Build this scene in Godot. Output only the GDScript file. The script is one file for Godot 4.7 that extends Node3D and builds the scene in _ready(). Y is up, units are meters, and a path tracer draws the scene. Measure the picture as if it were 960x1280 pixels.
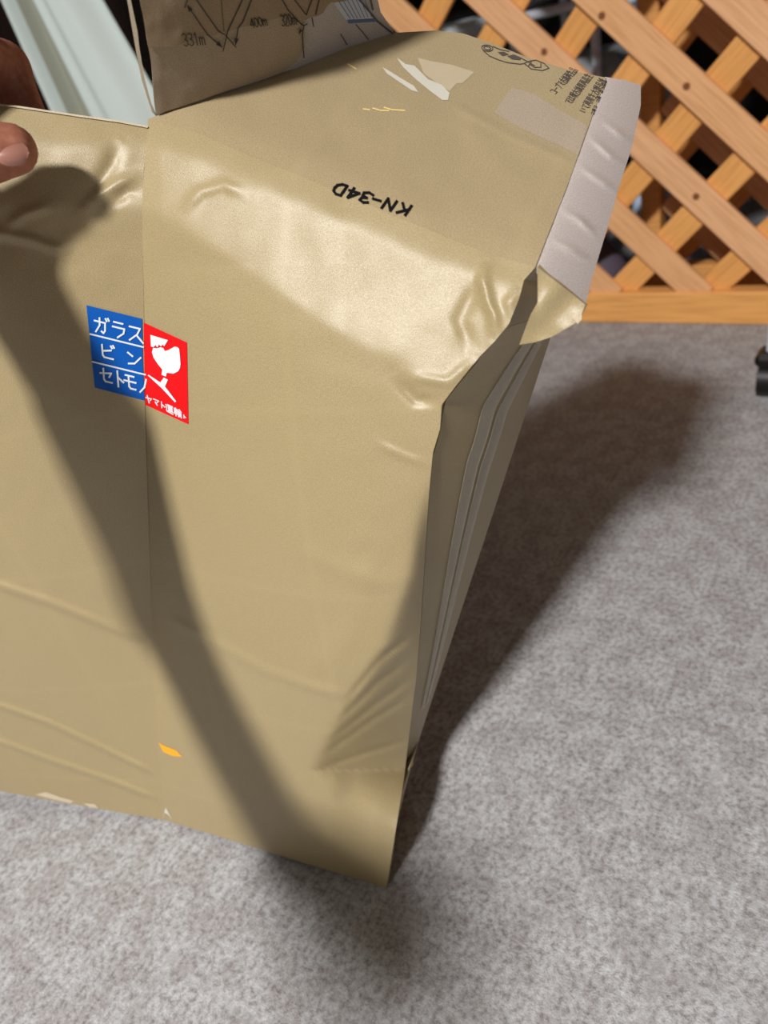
extends Node3D
# A crushed cardboard box, pulled open by a hand, on a carpet in front of a wooden lattice fence.

# ---- where the photographer stands; at() turns a pixel of the 960 x 1280 frame and a depth into a point of the room
const EYE := Vector3(0, 0.55, 0)
const RIGHT := Vector3(0.8206, -0.2148, -0.5297)
const DOWN := Vector3(0.1562, -0.8072, 0.5693)
const AHEAD := Vector3(-0.5498, -0.5499, -0.6288)
const FOCAL := 919.0
const FENCE_Z := -1.268

var M := {}
var used_names := {}


func at(x: float, y: float, depth: float) -> Vector3:
	return EYE + (RIGHT * (x - 480.0) + DOWN * (y - 640.0) + AHEAD * FOCAL) * (depth / FOCAL)


func on_floor(x: float, y: float) -> Vector3:
	var q := (RIGHT * (x - 480.0) + DOWN * (y - 640.0) + AHEAD * FOCAL) / FOCAL
	return EYE + q * (-EYE.y / q.y)


# ---- naming
func numbered(called: String, parent: Node) -> String:
	var key := str(parent.get_instance_id()) + called
	used_names[key] = used_names.get(key, 0) + 1
	return called if used_names[key] == 1 else "%s_%03d" % [called, used_names[key] - 1]


func thing(called: String, label: String, category: String, where := Vector3.ZERO, group := "") -> Node3D:
	var o := Node3D.new()
	o.name = numbered(called, self)
	o.position = where
	add_child(o)
	tag(o, label, category, group)
	return o


func tag(o: Node, label: String, category: String, group := "") -> void:
	o.set_meta("label", label)
	o.set_meta("category", category)
	if group != "":
		o.set_meta("group", group)


func part(called: String, mesh: Mesh, mat: Material, parent: Node, where := Transform3D()) -> MeshInstance3D:
	var o := MeshInstance3D.new()
	o.name = numbered(called, parent)
	o.mesh = mesh
	o.material_override = mat
	o.transform = where
	parent.add_child(o)
	return o


func structure(called: String, mesh: Mesh, mat: Material, where: Vector3, label := "") -> MeshInstance3D:
	var o := part(called, mesh, mat, self, Transform3D(Basis(), where))
	o.set_meta("kind", "structure")
	if label != "":
		o.set_meta("label", label)
		o.set_meta("category", called.split("_")[0])
	return o


# ---- materials
func noise(kind: int, freq: float, octaves: int, sd: int, gain := 0.5) -> FastNoiseLite:
	var n := FastNoiseLite.new()
	n.noise_type = kind
	n.frequency = freq
	n.fractal_octaves = octaves
	n.seed = sd
	n.fractal_gain = gain
	return n


func noise_tex(n: FastNoiseLite, side: int, colors := [], stops := [], bump := 0.0) -> NoiseTexture2D:
	var t := NoiseTexture2D.new()
	t.width = side
	t.height = side
	t.seamless = true
	t.noise = n
	if bump > 0.0:
		t.as_normal_map = true
		t.bump_strength = bump
	if colors.size():
		var g := Gradient.new()
		g.offsets = PackedFloat32Array(stops)
		g.colors = PackedColorArray(colors)
		t.color_ramp = g
	return t


func plain(c: Color, rough := 0.7, metal := 0.0, spec := 0.5) -> StandardMaterial3D:
	var m := StandardMaterial3D.new()
	m.albedo_color = c
	m.roughness = rough
	m.metallic = metal
	m.metallic_specular = spec
	return m


func kraft(c: Color, rough := 0.62, spec := 0.4) -> StandardMaterial3D:
	var m := plain(c, rough, 0.0, spec)
	m.albedo_texture = M.kraft_grain
	m.normal_enabled = true
	m.normal_texture = M.kraft_bump
	m.normal_scale = 0.22
	m.uv1_triplanar = true
	m.uv1_world_triplanar = true
	m.uv1_scale = Vector3(9, 9, 9)
	return m


func wood(c: Color, offset: Vector3, rough := 0.55) -> StandardMaterial3D:
	var m := plain(c, rough, 0.0, 0.4)
	m.albedo_texture = M.wood_grain
	m.uv1_triplanar = true
	m.uv1_scale = Vector3(1.1, 26, 26)
	m.uv1_offset = offset
	return m


func make_materials() -> void:
	M.kraft_grain = noise_tex(noise(FastNoiseLite.TYPE_SIMPLEX, 0.17, 4, 3), 1024,
		[Color(0.58, 0.55, 0.52), Color(0.88, 0.87, 0.86), Color(0.96, 0.96, 0.95), Color(1, 1, 1)], [0.08, 0.38, 0.6, 0.85])
	M.kraft_bump = noise_tex(noise(FastNoiseLite.TYPE_SIMPLEX, 0.2, 3, 5), 1024, [], [], 5.0)
	M.wood_grain = noise_tex(noise(FastNoiseLite.TYPE_SIMPLEX, 0.012, 4, 9), 512,
		[Color(0.91, 0.88, 0.84), Color(0.97, 0.965, 0.95), Color(1, 1, 1)], [0.15, 0.5, 0.85])
	M.carpet_color = noise_tex(noise(FastNoiseLite.TYPE_PERLIN, 0.030, 6, 21, 0.72), 1024,
		[Color(0.48, 0.47, 0.475), Color(0.635, 0.635, 0.645), Color(0.68, 0.685, 0.70), Color(0.775, 0.785, 0.81)], [0.1, 0.42, 0.56, 0.92])
	M.carpet_patch = noise_tex(noise(FastNoiseLite.TYPE_SIMPLEX, 0.02, 4, 22), 512,
		[Color(0.93, 0.915, 0.91), Color(1, 1, 1)], [0.3, 0.68])
	M.carpet_bump = noise_tex(noise(FastNoiseLite.TYPE_PERLIN, 0.10, 4, 23, 0.7), 1024, [], [], 8.0)
	M.skin_tone = noise_tex(noise(FastNoiseLite.TYPE_SIMPLEX, 0.03, 3, 31), 256, [Color(0.9, 0.82, 0.8), Color(1, 1, 1)], [0.3, 0.75])

	M.board = kraft(Color(0.68, 0.615, 0.465), 0.40, 0.52)
	M.board_flap = kraft(Color(0.698, 0.632, 0.50), 0.42, 0.5)
	M.board_inside = kraft(Color(0.60, 0.53, 0.42), 0.85, 0.2)
	M.board_grey = kraft(Color(0.70, 0.67, 0.66), 0.8, 0.25)
	M.board_ply = kraft(Color(0.58, 0.51, 0.42), 0.85, 0.2)
	M.board_liner = kraft(Color(0.64, 0.58, 0.50), 0.85, 0.2)
	M.board_edge = kraft(Color(0.83, 0.78, 0.69), 0.9, 0.2)
	M.edge_tape = kraft(Color(0.845, 0.805, 0.795), 0.36, 0.6)
	M.edge_tape.normal_scale = 0.06
	M.seam_tape = kraft(Color(0.715, 0.655, 0.585), 0.38, 0.55)
	M.seam_tape.normal_scale = 0.15
	M.clear_tape = plain(Color(0.80, 0.78, 0.72, 0.30), 0.3, 0.0, 0.5)
	M.clear_tape.transparency = BaseMaterial3D.TRANSPARENCY_ALPHA
	M.torn_paper = plain(Color(0.77, 0.755, 0.71), 0.6)
	M.faint_paper = plain(Color(0.715, 0.66, 0.56), 0.5)
	M.ink = plain(Color(0.085, 0.085, 0.095), 0.95, 0.0, 0.15)
	M.ink_soft = plain(Color(0.30, 0.27, 0.25), 0.7)
	M.ink_brown = plain(Color(0.13, 0.11, 0.10), 0.8)
	M.label_blue = plain(Color(0.0, 0.33, 0.68), 0.5, 0.0, 0.35)
	M.label_red = plain(Color(0.83, 0.05, 0.07), 0.5, 0.0, 0.35)
	M.label_white = plain(Color(0.84, 0.88, 0.91), 0.5, 0.0, 0.35)
	M.label_rose = plain(Color(0.88, 0.80, 0.83), 0.5)
	M.faded_blue = plain(Color(0.28, 0.36, 0.50), 0.7)
	M.faded_label = plain(Color(0.66, 0.68, 0.72), 0.7)
	M.yellow = plain(Color(0.90, 0.64, 0.12), 0.6)
	M.scratch = plain(Color(0.90, 0.80, 0.52), 0.6)

	var c := plain(Color(1, 1, 1), 0.95, 0.0, 0.15)
	c.albedo_texture = M.carpet_color
	c.normal_enabled = true
	c.normal_texture = M.carpet_bump
	c.normal_scale = 0.4
	c.uv1_triplanar = true
	c.uv1_world_triplanar = true
	c.uv1_scale = Vector3(6.3, 6.3, 6.3)
	c.detail_enabled = true
	c.detail_albedo = M.carpet_patch
	c.detail_blend_mode = BaseMaterial3D.BLEND_MODE_MUL
	c.detail_uv_layer = BaseMaterial3D.DETAIL_UV_2
	c.uv2_triplanar = true
	c.uv2_world_triplanar = true
	c.uv2_scale = Vector3(2.37, 2.37, 2.37)
	M.carpet = c

	M.slat = []
	for k in 4:
		M.slat.append(wood([Color(0.94, 0.73, 0.55), Color(0.94, 0.69, 0.41), Color(0.93, 0.715, 0.52), Color(0.92, 0.67, 0.39)][k], Vector3(0.31 * k, 0.17 * k, 0.43 * k)))
	M.knot = plain(Color(0.50, 0.29, 0.14), 0.6)
	M.dark_wood = wood(Color(0.13, 0.075, 0.055), Vector3(0.2, 0.6, 0.1), 0.45)
	M.skin = plain(Color(0.66, 0.45, 0.37), 0.5, 0.0, 0.45)
	M.skin.albedo_texture = M.skin_tone
	M.skin.uv1_triplanar = true
	M.skin.uv1_scale = Vector3(20, 20, 20)
	M.skin.subsurf_scatter_enabled = true
	M.skin.subsurf_scatter_strength = 0.12
	M.nail = plain(Color(0.60, 0.42, 0.37), 0.3, 0.0, 0.5)
	M.sleeve = plain(Color(0.10, 0.10, 0.13), 0.9)
	M.wall_paint = plain(Color(0.42, 0.40, 0.38), 0.9)
	M.ceiling_paint = plain(Color(0.64, 0.63, 0.61), 0.9)
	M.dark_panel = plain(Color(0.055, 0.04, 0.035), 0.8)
	M.cloth = plain(Color(0.80, 0.85, 0.84), 0.85)
	M.cloth.backlight_enabled = true
	M.cloth.backlight = Color(0.1, 0.1, 0.1)
	M.seam = plain(Color(0.60, 0.61, 0.56), 0.9)
	M.chrome = plain(Color(0.86, 0.89, 0.95), 0.35, 0.25)
	M.grey_vinyl = plain(Color(0.62, 0.64, 0.66), 0.5)
	M.black_rubber = plain(Color(0.03, 0.03, 0.03), 0.45)
	M.blue_plastic = plain(Color(0.14, 0.42, 0.62), 0.45)
	M.pale_blue = plain(Color(0.78, 0.87, 0.98), 0.4)
	M.plum = plain(Color(0.34, 0.30, 0.36), 0.8)
	M.lamp_body = plain(Color(0.9, 0.9, 0.88), 0.4)
	M.lamp_glow = plain(Color(1, 1, 1), 0.5)
	M.lamp_glow.emission_enabled = true
	M.lamp_glow.emission = Color(1.0, 0.95, 0.87)
	M.lamp_glow.emission_energy_multiplier = 1.5


# ---- curves in the frame and cubic easing
func smooth(a: float, b: float, v: float) -> float:
	return smoothstep(a, b, v)


func soft(v: float, w: float) -> float:            # a ramp with a rounded foot
	return 0.5 * (v + sqrt(v * v + w * w))


func x_of(line: PackedVector2Array, y: float) -> float:     # x along a line that runs down the frame
	var n := line.size()
	for i in n - 1:
		if y <= line[i + 1].y or i == n - 2:
			return lerpf(line[i].x, line[i + 1].x, (y - line[i].y) / maxf(0.001, line[i + 1].y - line[i].y))
	return line[0].x


func y_of(line: PackedVector2Array, x: float) -> float:     # y along a line that runs across the frame
	var n := line.size()
	for i in n - 1:
		if x <= line[i + 1].x or i == n - 2:
			return lerpf(line[i].y, line[i + 1].y, (x - line[i].x) / maxf(0.001, line[i + 1].x - line[i].x))
	return line[0].y


func rounded(line: Array) -> PackedVector2Array:            # the same line through Catmull-Rom
	var out := PackedVector2Array()
	var n := line.size()
	for i in n - 1:
		var p0: Vector2 = line[maxi(i - 1, 0)]
		var p1: Vector2 = line[i]
		var p2: Vector2 = line[i + 1]
		var p3: Vector2 = line[mini(i + 2, n - 1)]
		for k in 8:
			out.append(p1.cubic_interpolate(p2, p0, p3, k / 8.0))
	out.append(line[n - 1])
	return out


func along(line: PackedVector2Array, t: float) -> Vector2:  # by length
	var total := 0.0
	for i in line.size() - 1:
		total += line[i].distance_to(line[i + 1])
	var want := clampf(t, 0, 1) * total
	for i in line.size() - 1:
		var d := line[i].distance_to(line[i + 1])
		if want <= d or i == line.size() - 2:
			return line[i].lerp(line[i + 1], want / maxf(d, 1e-6))
		want -= d
	return line[0]


func resampled(line: PackedVector2Array, n: int) -> PackedVector2Array:
	var out := PackedVector2Array()
	for i in n + 1:
		out.append(along(line, float(i) / n))
	return out


func coons(top: PackedVector2Array, bottom: PackedVector2Array, left: PackedVector2Array, right: PackedVector2Array, i: int, j: int) -> Vector2:
	var nu := top.size() - 1
	var nv := left.size() - 1
	var s := float(i) / nu
	var t := float(j) / nv
	return top[i] * (1 - t) + bottom[i] * t + left[j] * (1 - s) + right[j] * s \
		- (top[0] * (1 - s) * (1 - t) + top[nu] * s * (1 - t) + bottom[0] * (1 - s) * t + bottom[nu] * s * t)


# ---- the shapes of the box's panels: one over the depth, at a point of the frame
var EDGE_A: PackedVector2Array      # fold between the two front panels
var EDGE_B: PackedVector2Array      # right edge of the wide panel
var CREASE: PackedVector2Array      # fold under the closed flap
var BAND: PackedVector2Array        # lower limit of the rounded shoulder
var DENT: PackedVector2Array        # left limit of the dent
var RAISED_FOOT: PackedVector2Array  # where the raised flap meets the closed one
var face_fit := []
var RIDGES := []                    # [line, height in metres, width in pixels]
var wave: FastNoiseLite


func fit_face() -> void:
	var c := [[185.0, 158.0, 1 / 0.376], [205.0, 1025.0, 1 / 0.668], [668.0, 333.0, 1 / 0.3257], [483.0, 1110.0, 1 / 0.571]]
	var a := []
	for p in c:
		a.append([1.0, p[0] / 1000.0, p[1] / 1000.0, p[0] * p[1] / 1e6, p[2]])
	for i in 4:
		var best := i
		for k in range(i, 4):
			if absf(a[k][i]) > absf(a[best][i]):
				best = k
		var swap = a[i]
		a[i] = a[best]
		a[best] = swap
		for k in 4:
			if k != i:
				var m: float = a[k][i] / a[i][i]
				for q in 5:
					a[k][q] -= m * a[i][q]
	face_fit = []
	for i in 4:
		face_fit.append(a[i][4] / a[i][i])


func ridge(x: float, y: float, only: Array) -> float:
	var sum := 0.0
	var p := Vector2(x, y)
	for r in only:
		var line: PackedVector2Array = r[0]
		var box: Rect2 = r[3]
		if not box.has_point(p):
			continue
		var d := 1e9
		for i in line.size() - 1:
			d = minf(d, p.distance_to(Geometry2D.get_closest_point_to_segment(p, line[i], line[i + 1])))
		var fade := minf(1.0, minf(p.distance_to(line[0]), p.distance_to(line[-1])) / 25.0)
		sum += r[1] * fade * exp(-d * d / (r[2] * r[2]))
	return sum


func add_ridge(to: Array, points: Array, high: float, wide: float) -> void:
	var line := PackedVector2Array(points)
	var box := Rect2(line[0], Vector2.ZERO)
	for p in line:
		box = box.expand(p)
	to.append([line, high, wide, box.grow(wide * 3)])


var face_ridges := []
var left_ridges := []
var flap_ridges := []
var tape_ridges := []


func face_inv(x: float, y: float) -> float:
	var a := x / 1000.0
	var b := y / 1000.0
	var v: float = face_fit[0] + face_fit[1] * a + face_fit[2] * b + face_fit[3] * a * b
	v -= 0.00085 * soft(y_of(BAND, x) - y, 9.0)
	v -= 0.0011 * soft(y_of(CREASE, x) + 34.0 - y, 12.0)
	var strong := smooth(570, 690, y) * (1.0 - smooth(900, 1112, y))
	v -= lerpf(0.0062, 0.0032, smooth(690, 900, y)) * strong * soft(x - x_of(DENT, y), 9.0)
	v += 0.10 * sin(PI * clampf((y - 330) / 780.0, 0, 1)) * sin(PI * clampf((x - 185) / 400.0, 0, 1))
	return v


func face_at(x: float, y: float) -> Vector3:
	var v := face_inv(x, y)
	var d := 1.0 / v - ridge(x, y, face_ridges) - 0.0005 * wave.get_noise_2d(x, y)
	return at(x, y, d)


func left_at(x: float, y: float) -> Vector3:
	var e := x_of(EDGE_A, y)
	var k := lerpf(-0.00043, 0.0007, clampf((y - 150.0) / 850.0, -0.2, 1.1))
	var v := face_inv(e, y) + (x - e) * k + 0.04 * sin(PI * clampf((y - 300) / 700.0, 0, 1)) * sin(PI * clampf((x + 150) / 340.0, 0, 1))
	return at(x, y, 1.0 / v - ridge(x, y, left_ridges) - 0.0005 * wave.get_noise_2d(x, y))


func flap_inv(x: float, y: float) -> float:
	var c := y_of(CREASE, x)
	return face_inv(x, c) + 0.00187 * (y - c) - 0.0007 * (soft(y - c + 24.0, 12.0) - soft(24.0, 12.0))


func flap_at(x: float, y: float) -> Vector3:
	return at(x, y, 1.0 / flap_inv(x, y) - ridge(x, y, flap_ridges) - 0.0006 * wave.get_noise_2d(x, y))


func strip_at(x: float, y: float) -> Vector3:
	var h := 673.0 - (y - 333.0) * 0.3575
	var v := flap_inv(h, y) - 0.0016 * soft(x - h, 8.0) - 0.00002 * (x - h) * absf(x - h) * 0.5
	return at(x, y, 1.0 / v - ridge(x, y, tape_ridges))


func tuck_at(x: float, y: float) -> Vector3:          # the shaded fold under the crushed corner
	var e := x_of(EDGE_B, y)
	return at(x, y, 1.0 / (face_inv(e, y) - (x - e) * 0.0065))


func gusset_at(x: float, y: float) -> Vector3:        # the lit fold between the tuck and the taped strip
	var v := 3.032 - 0.0013 * (y - 335.0) + 0.0004 * (x - 673.0) - 0.004 * soft(670.0 - x, 8.0)
	return at(x, y, 1.0 / v - 0.0011 * sin((x + y) * 0.085) - 0.0007 * sin(x * 0.06 - y * 0.10))


func raised_inv(x: float, y: float) -> float:         # the flap that stands up, leaning over
	var base := y_of(RAISED_FOOT, x)
	return flap_inv(x, base) - 0.012 + 0.0029 * (base - y)


func raised_at(x: float, y: float) -> Vector3:
	return at(x, y, 1.0 / raised_inv(x, y) - 0.0006 * wave.get_noise_2d(x * 2, y * 2))


func raised_mid(x: float, y: float) -> Vector3:
	return at(x, y, 1.0 / raised_inv(x, y) - 0.0022 - 0.0006 * wave.get_noise_2d(x * 2, y * 2))


func raised_top(x: float, y: float) -> Vector3:
	return at(x, y, 1.0 / raised_inv(x, y) - 0.0034 - 0.0006 * wave.get_noise_2d(x * 2, y * 2))


# ---- meshes
class Shape:
	var v := PackedVector3Array()
	var n := PackedVector3Array()
	var ix := PackedInt32Array()

	func tri(a: int, b: int, c: int) -> void:
		var g := (v[b] - v[a]).cross(v[c] - v[a])
		if g.dot(n[a] + n[b] + n[c]) > 0.0:
			ix.append_array(PackedInt32Array([a, c, b]))
		else:
			ix.append_array(PackedInt32Array([a, b, c]))

	func add(p: Vector3, q: Vector3) -> int:
		v.append(p)
		n.append(q)
		return v.size() - 1

	func quad(a: Vector3, b: Vector3, c: Vector3, d: Vector3, face := Vector3.ZERO) -> void:
		var q := (b - a).cross(c - a)
		if q.length() < 1e-12:
			q = (c - a).cross(d - a)
		q = q.normalized()
		if face != Vector3.ZERO and q.dot(face) < 0:
			q = -q
		var s := add(a, q)
		add(b, q)
		add(c, q)
		add(d, q)
		tri(s, s + 1, s + 2)
		tri(s, s + 2, s + 3)

	func done() -> ArrayMesh:
		var arrays := []
		arrays.resize(Mesh.ARRAY_MAX)
		arrays[Mesh.ARRAY_VERTEX] = v
		arrays[Mesh.ARRAY_NORMAL] = n
		arrays[Mesh.ARRAY_INDEX] = ix
		var m := ArrayMesh.new()
		m.add_surface_from_arrays(Mesh.PRIMITIVE_TRIANGLES, arrays)
		return m


func sheet(grid: Array, thick: float, towards := EYE) -> ArrayMesh:      # grid[j][i]; a bent board with two faces and a rim
	var s := Shape.new()
	var nv := grid.size()
	var nu: int = grid[0].size()
	var mid: Vector3 = grid[nv / 2][nu / 2]
	var sgn := 1.0
	for j in nv:
		for i in nu:
			var du: Vector3 = grid[j][mini(i + 1, nu - 1)] - grid[j][maxi(i - 1, 0)]
			var dv: Vector3 = grid[mini(j + 1, nv - 1)][i] - grid[maxi(j - 1, 0)][i]
			var q := du.cross(dv).normalized()
			if q == Vector3.ZERO:
				q = (towards - mid).normalized()
			s.add(grid[j][i], q)
	var total := 0.0
	for k in s.v.size():
		total += s.n[k].dot(towards - s.v[k])
	if total < 0:
		sgn = -1.0
	for k in s.v.size():
		s.n[k] *= sgn
	var count := s.v.size()
	for k in count:
		s.add(s.v[k] - s.n[k] * thick, -s.n[k])
	for j in nv - 1:
		for i in nu - 1:
			var a := j * nu + i
			for o in [0, count]:
				s.tri(o + a, o + a + 1, o + a + nu + 1)
				s.tri(o + a, o + a + nu + 1, o + a + nu)
	var rim := []
	for i in nu:
		rim.append(i)
	for j in range(1, nv):
		rim.append(j * nu + nu - 1)
	for i in range(nu - 2, -1, -1):
		rim.append((nv - 1) * nu + i)
	for j in range(nv - 2, 0, -1):
		rim.append(j * nu)
	for k in rim.size():
		var a: int = rim[k]
		var b: int = rim[(k + 1) % rim.size()]
		s.quad(s.v[a], s.v[b], s.v[b + count], s.v[a + count], (s.v[a] + s.v[b]) * 0.5 - mid)
	return s.done()


func patch(top: Array, bottom: Array, left: Array, right: Array, nu: int, nv: int, fn: Callable, thick: float) -> ArrayMesh:
	var t := resampled(PackedVector2Array(top), nu)
	var b := resampled(PackedVector2Array(bottom), nu)
	var l := resampled(PackedVector2Array(left), nv)
	var r := resampled(PackedVector2Array(right), nv)
	var grid := []
	for j in nv + 1:
		var row := []
		for i in nu + 1:
			var p := coons(t, b, l, r, i, j)
			row.append(fn.call(p.x, p.y))
		grid.append(row)
	return sheet(grid, thick)


func lifted(p: Vector3, lift: float) -> Vector3:
	return p + (EYE - p).normalized() * lift


func cover(polys: Array, fn: Callable, lift: float, cell := 10.0) -> ArrayMesh:     # flat print: outlines laid on a bent board
	var s := Shape.new()
	for outline in polys:
		var poly := PackedVector2Array(outline)
		var box := Rect2(poly[0], Vector2.ZERO)
		for p in poly:
			box = box.expand(p)
		var nx := maxi(1, ceili(box.size.x / cell))
		var ny := maxi(1, ceili(box.size.y / cell))
		for iy in ny:
			for ix in nx:
				var o := box.position + Vector2(ix, iy) * cell
				var square := PackedVector2Array([o, o + Vector2(cell, 0), o + Vector2(cell, cell), o + Vector2(0, cell)])
				for piece in Geometry2D.intersect_polygons(poly, square):
					var t := Geometry2D.triangulate_polygon(piece)
					if t.is_empty():
						continue
					var first := s.v.size()
					var pts := []
					for p in piece:
						pts.append(lifted(fn.call(p.x, p.y), lift))
					var q := Vector3.ZERO
					for k in range(0, t.size(), 3):
						var c: Vector3 = (pts[t[k + 1]] - pts[t[k]]).cross(pts[t[k + 2]] - pts[t[k]])
						if c.dot(EYE - pts[0]) < 0:
							c = -c
						q += c
					q = q.normalized()
					for p in pts:
						s.add(p, q)
					for k in range(0, t.size(), 3):
						s.tri(first + t[k], first + t[k + 1], first + t[k + 2])
	return s.done()


func strokes(lines: Array, wide: float, fn: Callable, lift: float) -> ArrayMesh:      # pen strokes laid on a bent board
	var s := Shape.new()
	for line in lines:
		for i in line.size() - 1:
			var a: Vector2 = line[i]
			var b: Vector2 = line[i + 1]
			var d := (b - a)
			if d.length() < 0.01:
				continue
			var u := d.normalized()
			a -= u * wide * 0.35
			b += u * wide * 0.35
			var side := Vector2(-u.y, u.x) * wide * 0.5
			var n := maxi(1, ceili(a.distance_to(b) / 8.0))
			for k in n:
				var p := a.lerp(b, float(k) / n)
				var q := a.lerp(b, float(k + 1) / n)
				var c := [p - side, p + side, q + side, q - side]
				var w := []
				for e in c:
					w.append(lifted(fn.call(e.x, e.y), lift))
				s.quad(w[0], w[1], w[2], w[3], EYE - w[0])
	return s.done()


func placed(glyph: Array, o: Vector2, u: Vector2, v: Vector2) -> Array:
	var out := []
	for line in glyph:
		var l := []
		for k in range(0, line.size(), 2):
			l.append(o + u * line[k] + v * line[k + 1])
		out.append(l)
	return out


const GLYPHS := {
	"ガ": [[.08, .3, .72, .3, .68, .75, .58, .9, .46, .82], [.4, .08, .38, .5, .12, .92], [.76, .04, .83, .18], [.9, .0, .97, .13]],
	"ラ": [[.2, .1, .8, .1], [.1, .38, .88, .38, .8, .65, .38, .95]],
	"ス": [[.15, .14, .8, .14, .6, .5, .1, .92], [.55, .55, .94, .92]],
	"ビ": [[.18, .1, .18, .75, .28, .88, .85, .88], [.18, .5, .75, .34], [.74, .06, .82, .2], [.88, .0, .96, .14]],
	"ン": [[.1, .15, .4, .34], [.1, .9, .5, .8, .92, .3]],
	"セ": [[.04, .42, .88, .28, .7, .56], [.3, .08, .3, .76, .4, .88, .9, .88]],
	"ト": [[.3, .04, .3, .96], [.3, .4, .85, .64]],
	"モ": [[.18, .14, .82, .14], [.06, .48, .94, .48], [.42, .14, .42, .78, .52, .9, .9, .9]],
	"ノ": [[.85, .08, .62, .6, .12, .95]],
	"ヤ": [[.06, .42, .9, .28, .7, .56], [.3, .06, .52, .96]],
	"マ": [[.08, .18, .9, .18, .5, .62], [.34, .5, .62, .86]],
	"運": [[.3, .1, .3, .02, .95, .02, .95, .1], [.36, .16, .9, .16], [.4, .28, .88, .28, .88, .6, .4, .6, .4, .28], [.4, .44, .88, .44], [.64, .08, .64, .78], [.32, .7, .95, .7], [.06, .1, .18, .2], [.04, .38, .2, .38, .1, .7, .2, .84, .98, .92]],
	"輸": [[.04, .14, .46, .14], [.08, .28, .42, .28, .42, .56, .08, .56, .08, .28], [.08, .42, .42, .42], [.02, .7, .48, .7], [.25, .02, .25, .98], [.74, .02, .52, .28], [.74, .02, .98, .28], [.62, .3, .86, .3], [.58, .44, .58, .95], [.58, .44, .74, .44, .74, .9], [.58, .64, .74, .64], [.84, .44, .84, .8], [.95, .4, .95, .95]],
	"コ": [[.15, .2, .85, .2, .85, .85], [.1, .85, .92, .85]],
	"ー": [[.05, .5, .95, .5]],
	"プ": [[.1, .22, .78, .22, .7, .6, .3, .95], [.86, .04, .96, .1, .9, .2, .84, .12]],
	"ク": [[.4, .05, .12, .5], [.35, .22, .85, .22, .75, .6, .3, .95]],
	"で": [[.08, .22, .9, .16, .5, .4, .5, .75, .85, .92], [.74, .4, .8, .52]],
	"は": [[.15, .08, .12, .9], [.4, .3, .92, .3], [.7, .08, .7, .75, .5, .9, .4, .78, .6, .7, .94, .88]],
	"い": [[.15, .2, .18, .7, .34, .82], [.75, .25, .88, .65]],
	"し": [[.3, .06, .28, .7, .45, .92, .85, .65]],
	"て": [[.08, .22, .92, .16, .5, .42, .52, .78, .85, .92]],
	"古": [[.05, .28, .95, .28], [.5, .02, .5, .52], [.2, .52, .8, .52, .8, .95, .2, .95, .2, .52]],
	"紙": [[.28, .02, .1, .28, .4, .3, .08, .62], [.25, .6, .25, .96], [.08, .72, .04, .92], [.42, .72, .46, .86], [.9, .04, .56, .14, .56, .9, .74, .8], [.56, .44, .96, .44], [.74, .12, .82, .7, .98, .94]],
	"再": [[.05, .08, .95, .08], [.18, .26, .82, .26, .82, .95], [.18, .26, .18, .95], [.5, .08, .5, .7], [.18, .46, .82, .46], [.02, .68, .98, .68]],
	"生": [[.22, .06, .1, .34], [.14, .3, .9, .3], [.5, .02, .5, .94], [.18, .6, .84, .6], [.04, .94, .96, .94]],
	"品": [[.3, .05, .7, .05, .7, .4, .3, .4, .3, .05], [.06, .56, .44, .56, .44, .95, .06, .95, .06, .56], [.56, .56, .94, .56, .94, .95, .56, .95, .56, .56]],
	"用": [[.18, .08, .82, .08, .82, .95], [.18, .08, .16, .7, .04, .95], [.18, .36, .82, .36], [.18, .62, .82, .62], [.5, .08, .5, .92]],
	"環": [[.04, .14, .36, .14], [.06, .45, .34, .45], [.02, .8, .38, .74], [.2, .14, .2, .78], [.44, .06, .94, .06, .94, .26, .44, .26, .44, .06], [.4, .36, .98, .36], [.52, .46, .86, .46, .86, .62, .52, .62, .52, .46], [.66, .62, .42, .95], [.66, .7, .96, .96]],
	"K": [[.1, .0, .1, 1], [.78, .0, .1, .62], [.36, .42, .82, 1]],
	"N": [[.1, 1, .1, 0, .8, 1, .8, 0]],
	"-": [[.1, .58, .72, .58]],
	"D": [[.12, 0, .12, 1, .5, 1, .8, .8, .86, .5, .8, .2, .5, 0, .12, 0]],
	"3": [[.08, .12, .4, .0, .74, .12, .7, .38, .36, .48, .74, .6, .78, .86, .42, 1, .06, .88]],
	"4": [[.62, 1, .62, 0, .04, .68, .86, .68]],
	"2": [[.08, .2, .3, .0, .7, .04, .76, .3, .1, 1, .82, 1]],
	"1": [[.2, .2, .45, .0, .45, 1]],
	"0": [[.42, 0, .14, .2, .1, .5, .14, .8, .42, 1, .7, .8, .76, .5, .7, .2, .42, 0]],
	"m": [[.06, 1, .06, .38], [.06, .5, .25, .38, .44, .5, .44, 1], [.44, .5, .62, .38, .84, .5, .84, 1]],
}


func text(word: String, o: Vector2, u: Vector2, v: Vector2, step := 1.0) -> Array:
	var out := []
	for i in word.length():
		if word[i] in GLYPHS:
			out.append_array(placed(GLYPHS[word[i]], o + u * step * i, u, v))
	return out


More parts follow.
